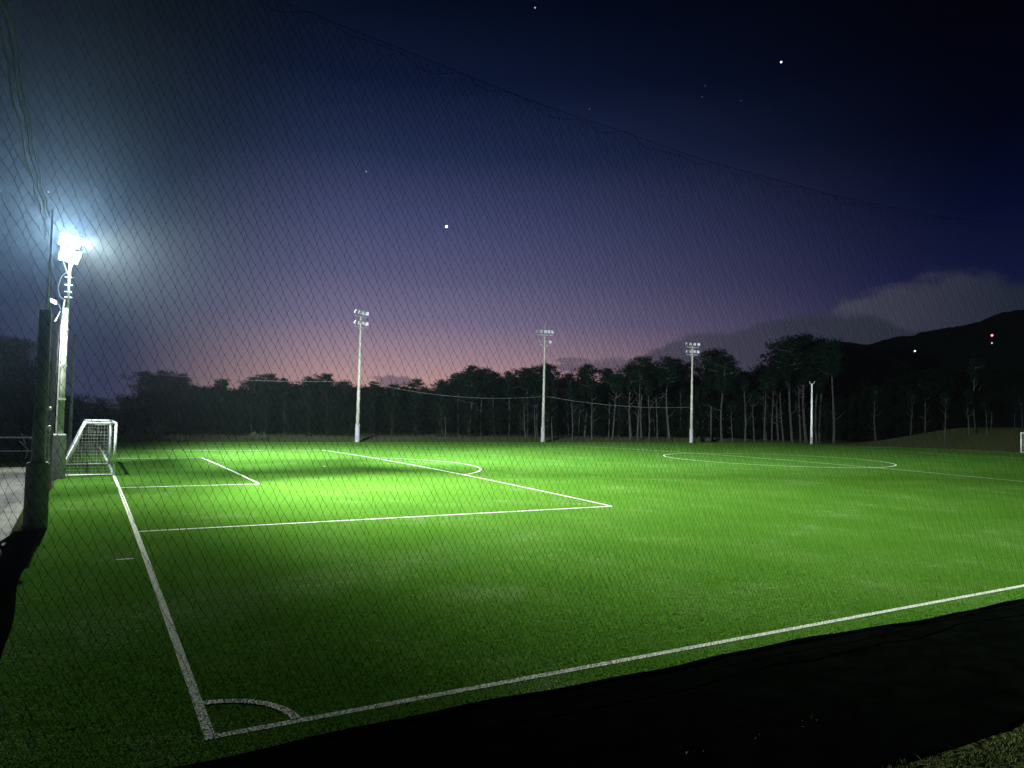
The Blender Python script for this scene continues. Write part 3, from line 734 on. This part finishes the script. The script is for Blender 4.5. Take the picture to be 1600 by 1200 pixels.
# individual crowns that shape the skyline: (px, depth, top, kind, width factor, description)
for px, Yd, tp, k, s, d in (
    (222, 92, 580, 2, 1.15, 'flat-topped dark pine'), (252, 94, 580, 4, 1.1, 'broad dark pine'), (280, 93, 584, 0, 1., 'rounded dark pine'),
    (345, 95, 592, 3, 1., 'small spiky pine'), (392, 93, 589, 2, 1., 'dark pine'), (416, 92, 584, 0, 1.2, 'rounded dark pine'),
    (442, 95, 592, 4, 1., 'dark pine'), (482, 93, 589, 1, 1.1, 'dark pine'), (508, 94, 584, 3, 1.1, 'dark pine with a ragged tip'), (535, 96, 594, 0, 1., 'dark pine'),
    (582, 95, 597, 4, 1.1, 'low dark pine'), (612, 96, 600, 0, 1., 'low dark pine'), (650, 93, 592, 2, 1.2, 'flat dark pine'), (690, 94, 594, 1, 1., 'dark pine'),
    (714, 93, 583, 3, 1., 'dark pine'), (733, 90, 571, 5, 1.35, 'tall full pine'), (752, 92, 575, 0, 1., 'dark pine'), (772, 93, 581, 1, 1., 'dark pine'), (794, 92, 581, 4, 1., 'dark pine'),
    (822, 90, 575, 3, 1.1, 'dark pine'), (840, 91, 572, 0, .9, 'dark pine'), (857, 88, 569, 1, 1.2, 'tall dark pine'), (888, 92, 583, 2, 1., 'dark pine'), (914, 88, 569, 5, 1.2, 'pointed pine'),
    (950, 88, 576, 3, .9, 'small pointed pine'), (966, 91, 585, 4, .9, 'dark pine'), (985, 86, 570, 1, .9, 'windswept pine'), (1003, 85, 557, 0, 1., 'tall windswept pine'), (1022, 90, 578, 2, .9, 'dark pine'),
    (1044, 84, 558, 1, 1.25, 'windswept pine'), (1062, 88, 568, 4, .9, 'dark pine'), (1085, 92, 588, 2, 1., 'low dark pine'), (1114, 82, 546, 0, 1.1, 'tall windswept pine'), (1132, 86, 562, 3, 1., 'dark pine'),
    (1165, 90, 582, 4, 1., 'dark pine'), (1196, 84, 571, 1, 1.1, 'dark pine'), (1215, 84, 567, 2, .9, 'dark pine'), (1236, 78, 527, 1, 1.0, 'tall leaning pine'), (1258, 78, 522, 2, 1.05, 'tallest broad pine'),
    (1282, 78, 530, 4, .9, 'tall pine')):
    items.append((px, Yd, tp, PINES[k], s, d, 'dark pines along the far side'))
# trees whose pale stems show
for px, tp in ((695, 640), (820, 620), (835, 615), (862, 600), (893, 610), (903, 625), (926, 600), (957, 590), (984, 588), (998, 575), (1013, 596), (1025, 590), (1096, 610), (1129, 560), (1144, 630),
               (1163, 586), (1177, 612), (1196, 590), (1208, 585), (1222, 582), (1249, 580), (1277, 560), (1300, 540), (1368, 606), (1424, 612), (1448, 598), (1478, 618), (1513, 612), (1524, 565), (1541, 632), (1550, 630), (1586, 640), (1597, 620)):
    Yd = 82-(px > 1090)*4-(px > 1290)*6-(px > 1460)*19+rnd.uniform(-1, 1.5)
    tall = tp < 600
    items.append((px, Yd, tp-4, SLIM[int(px) % 6] if not (px in (1300, 1129, 1277)) else PINES[0 if px != 1300 else 3], 1., 'pale bare-stemmed pine', 'bare-stemmed pines at the wood edge'))
# bulky dark trees filling the wood
px = -40
while px < 1640:
    t = skl(px)
    items.append((px, 98+rnd.uniform(-3, 6)-(10 if px > 1300 else 0), max(t+7, 0)+rnd.uniform(0, 6), BROAD[rnd.randrange(4)], rnd.uniform(.95, 1.2), 'bushy dark tree', 'bushy dark trees within the wood'))
    px += rnd.uniform(15, 25)
px = 120
while px < 1640:
    items.append((px, 88+rnd.uniform(-2, 3)-(10 if px > 1250 else 0), 630+rnd.uniform(-14, 10), BROAD[rnd.randrange(4)], rnd.uniform(1, 1.4), 'low dark tree', 'undergrowth trees within the wood'))
    px += rnd.uniform(30, 44)
items.sort(key=lambda q: q[0])
count = {}
for it in items: count[(it[5], where(it[0]))] = count.get((it[5], where(it[0])), 0)+1
seen = {}
for px, Yd, tp, kind, s, d, grp in items:
    key = (d, where(px)); i = seen.get(key, 0); seen[key] = i+1
    lab = f'{d} {where(px)}' if count[key] == 1 else f'{d} {where(px)}, {ordn[i] if i < 16 else "last"} from left'
    name = 'pine_tree' if 'pine' in d else 'bushy_tree'
    plant(px, Yd, tp, kind, s, lab, grp, name)

# bushes lit by the floodlight
def bush(px, py, wd, h, label):
    P = ground(px, py, -.45); c = MB(); t = MB(); rg = random.Random(px)
    root = empty('bush', (P.x, P.y, terrain(P.x, P.y)-.05), 0, label, 'bush', 'bushes beyond the far touchline')
    for k in range(16):
        a = rg.uniform(0, 6.28); r = wd*.5*rg.uniform(.2, 1); q = Vector((math.cos(a)*r, math.sin(a)*r*.6, h*rg.uniform(.3, .95)*(1-.4*r/wd)))
        t.tube([(0, 0, 0), q*.6, q], [.04, .03, .01], 4, False); tuft(c, q, .45, 16, .7, .26, rg)
    t.build('stem', M['bark'], root); c.build('leaves', M['bush'], root)
bush(240, 687, 4.8, 2.0, 'sprawling olive bush by the dark wood, right of the near goal'); bush(272, 688, 2.2, .9, 'small low bush beside the sprawling olive one')
bush(400, 687, 3.0, .8, 'low round bush at the turf edge left of the leftmost unlit pole'); bush(208, 690, 3.4, 1.3, 'dim bush just right of the near goal')
bush(1100, 690, 2.4, .8, 'small dark bush at the wood edge right of the third unlit pole')

# grass on the camera's bank, along the sheet's outer edge, and around the yard
b = MB(); rg = random.Random(5)
def blades(x, y, n, sp, hh):
    for i in range(n):
        px_, py_ = x+rg.gauss(0, sp), y+rg.gauss(0, sp); z = terrain(px_, py_)-.01; h = hh*rg.uniform(.5, 1.5); a = rg.uniform(0, 6.28)
        dx, dy = math.cos(a)*.006, math.sin(a)*.006; lx, ly = rg.gauss(0, .35)*h, rg.gauss(0, .35)*h
        b.quad((px_-dx, py_-dy, z), (px_+dx, py_+dy, z), (px_+lx*.4, py_+ly*.4, z+h*.6), (px_+lx, py_+ly, z+h*.95))
x = 2.0
while x < 22:
    for r_ in range(5): blades(x+rg.uniform(-.1, .1), -4.15-.14*r_-rg.random()*.12+.12*math.sin(x*1.3), 22 if r_ < 3 else 10, .06, .055)
    x += .12
for i in range(900): blades(rg.uniform(1, 16), rg.uniform(-7.5, -4.8), 7, .08, .045)
x = 3.5
while x < 8.4:
    if rg.random() < .7: blades(x, -2.86+.05*math.sin(x*3), rg.randint(2, 14), .05, .075)
    x += .1
tag(b.build('grass', M['grass']), 'rough yellow-green grass growing on the near bank and sheet edge', 'grass', kind='stuff')
b = MB()
for i in range(1500): blades(rg.uniform(-13, -2.9), rg.uniform(35.6, 60), 6, .12, .16)
tag(b.build('grass', M['grass']), 'yellow-green grass growing past the concrete walk', 'grass', kind='stuff')

# ------------------------------------------------------------------ lights on the hillside
def hill_light(px, py, r, col, es, label):
    r *= .36
    d = ray(px, py); h = math.hypot(d.x, d.y); D = 200+60*sstep(900, 1500, px)-34
    P = CAM+d*(D/h)
    mt = mat('hillside_lamp_glow', (.5, .5, .5), emit=col, es=es); mt.cycles.emission_sampling = 'NONE'
    root = empty('hillside_lamp', P, 0, label, 'distant lamp', 'lamps on the far hill')
    m = MB(); m.ball((0, 0, 0), r, 10, 6); m.build('bulb', mt, root, True)
    m = MB(); m.tube([(0, .3, -6), (0, .3, .2)], .08, 6); m.build('mast', M['hill'], root)
hill_light(1550, 524, .85, (1, .22, .25), 2.2, 'red beacon lamp high on the far hill, directly above a white one')
hill_light(1550, 536, .6, (.8, .85, .9), .8, 'white lamp on the far hill, directly below the red beacon')
hill_light(1429.5, 548.5, .62, (.95, 1, 1), 2.5, 'bright white lamp halfway along the far hill')
hill_light(1333, 567, .40, (.8, .9, .95), 1, 'small white lamp low on the far hill, left part')
hill_light(1322, 560, .34, (.8, .9, .95), .4, 'faint small lamp at the left foot of the far hill ridge')
hill_light(1392, 560, .34, (.8, .9, .9), .3, 'faint lamp between the small and bright white hill lamps')

# ------------------------------------------------------------------ stars
def star(px, py, r, es, col, label, name='star'):
    d = ray(px, py).normalized(); P = CAM+d*1500
    mt = mat('starlight', (0, 0, 0), emit=col, es=es); mt.cycles.emission_sampling = 'NONE'
    m = MB(); m.ball((0, 0, 0), r, 12, 8); o = m.build(name, mt, None, True); o.location = P
    tag(o, label, 'star', 'stars in the dusk sky')
star(697.5, 354, 2.5, 4, (.9, 1, .95), 'brightest evening star above the two middle floodlight poles')
star(1220.5, 97, 1.7, 2.6, (.95, .95, 1), 'bright white star in the dark upper right sky')
star(836, 12, 1.5, .6, (.8, .85, .95), 'small star close to the top edge')
star(921, 170, 1.0, .28, (.7, .8, .95), 'faint star on the sloping top rope of the net')
star(1102, 134, .9, .22, (.7, .75, .9), 'faint star, upper one of the small trio below left of the bright white star')
star(1097, 151, 1.1, .14, (.7, .75, .9), 'faintest star just under the upper star of the small trio')
star(1158, 157, .9, .22, (.7, .75, .9), 'faint star, rightmost of the small trio')
star(572, 268, 1.4, .5, (.8, .85, .95), 'small star above the leftmost unlit floodlight pole')
star(1060, 422, .9, .3, (.8, .85, .95), 'faint star above the third unlit floodlight pole')
star(1234, 460, .9, .3, (.8, .8, .9), 'faint star above the cloud bank, over the big pines')
star(75.5, 300, 1.5, .6, (.8, .9, .9), 'small star above the burning floodlight')

# ------------------------------------------------------------------ night haze
m = MB(); m.box((60, 130, 33), (1230, 1060, 74))
hm = bpy.data.materials.new('haze'); hm.use_nodes = True; hn = hm.node_tree; hn.nodes.clear()
ho = hn.nodes.new('ShaderNodeOutputMaterial'); pv = hn.nodes.new('ShaderNodeVolumePrincipled')
pv.inputs['Color'].default_value = (.72, .88, 1, 1); pv.inputs['Density'].default_value = .0002; pv.inputs['Anisotropy'].default_value = .85
hn.links.new(pv.outputs[0], ho.inputs['Volume'])
o = m.build('haze', hm); tag(o, kind='stuff')
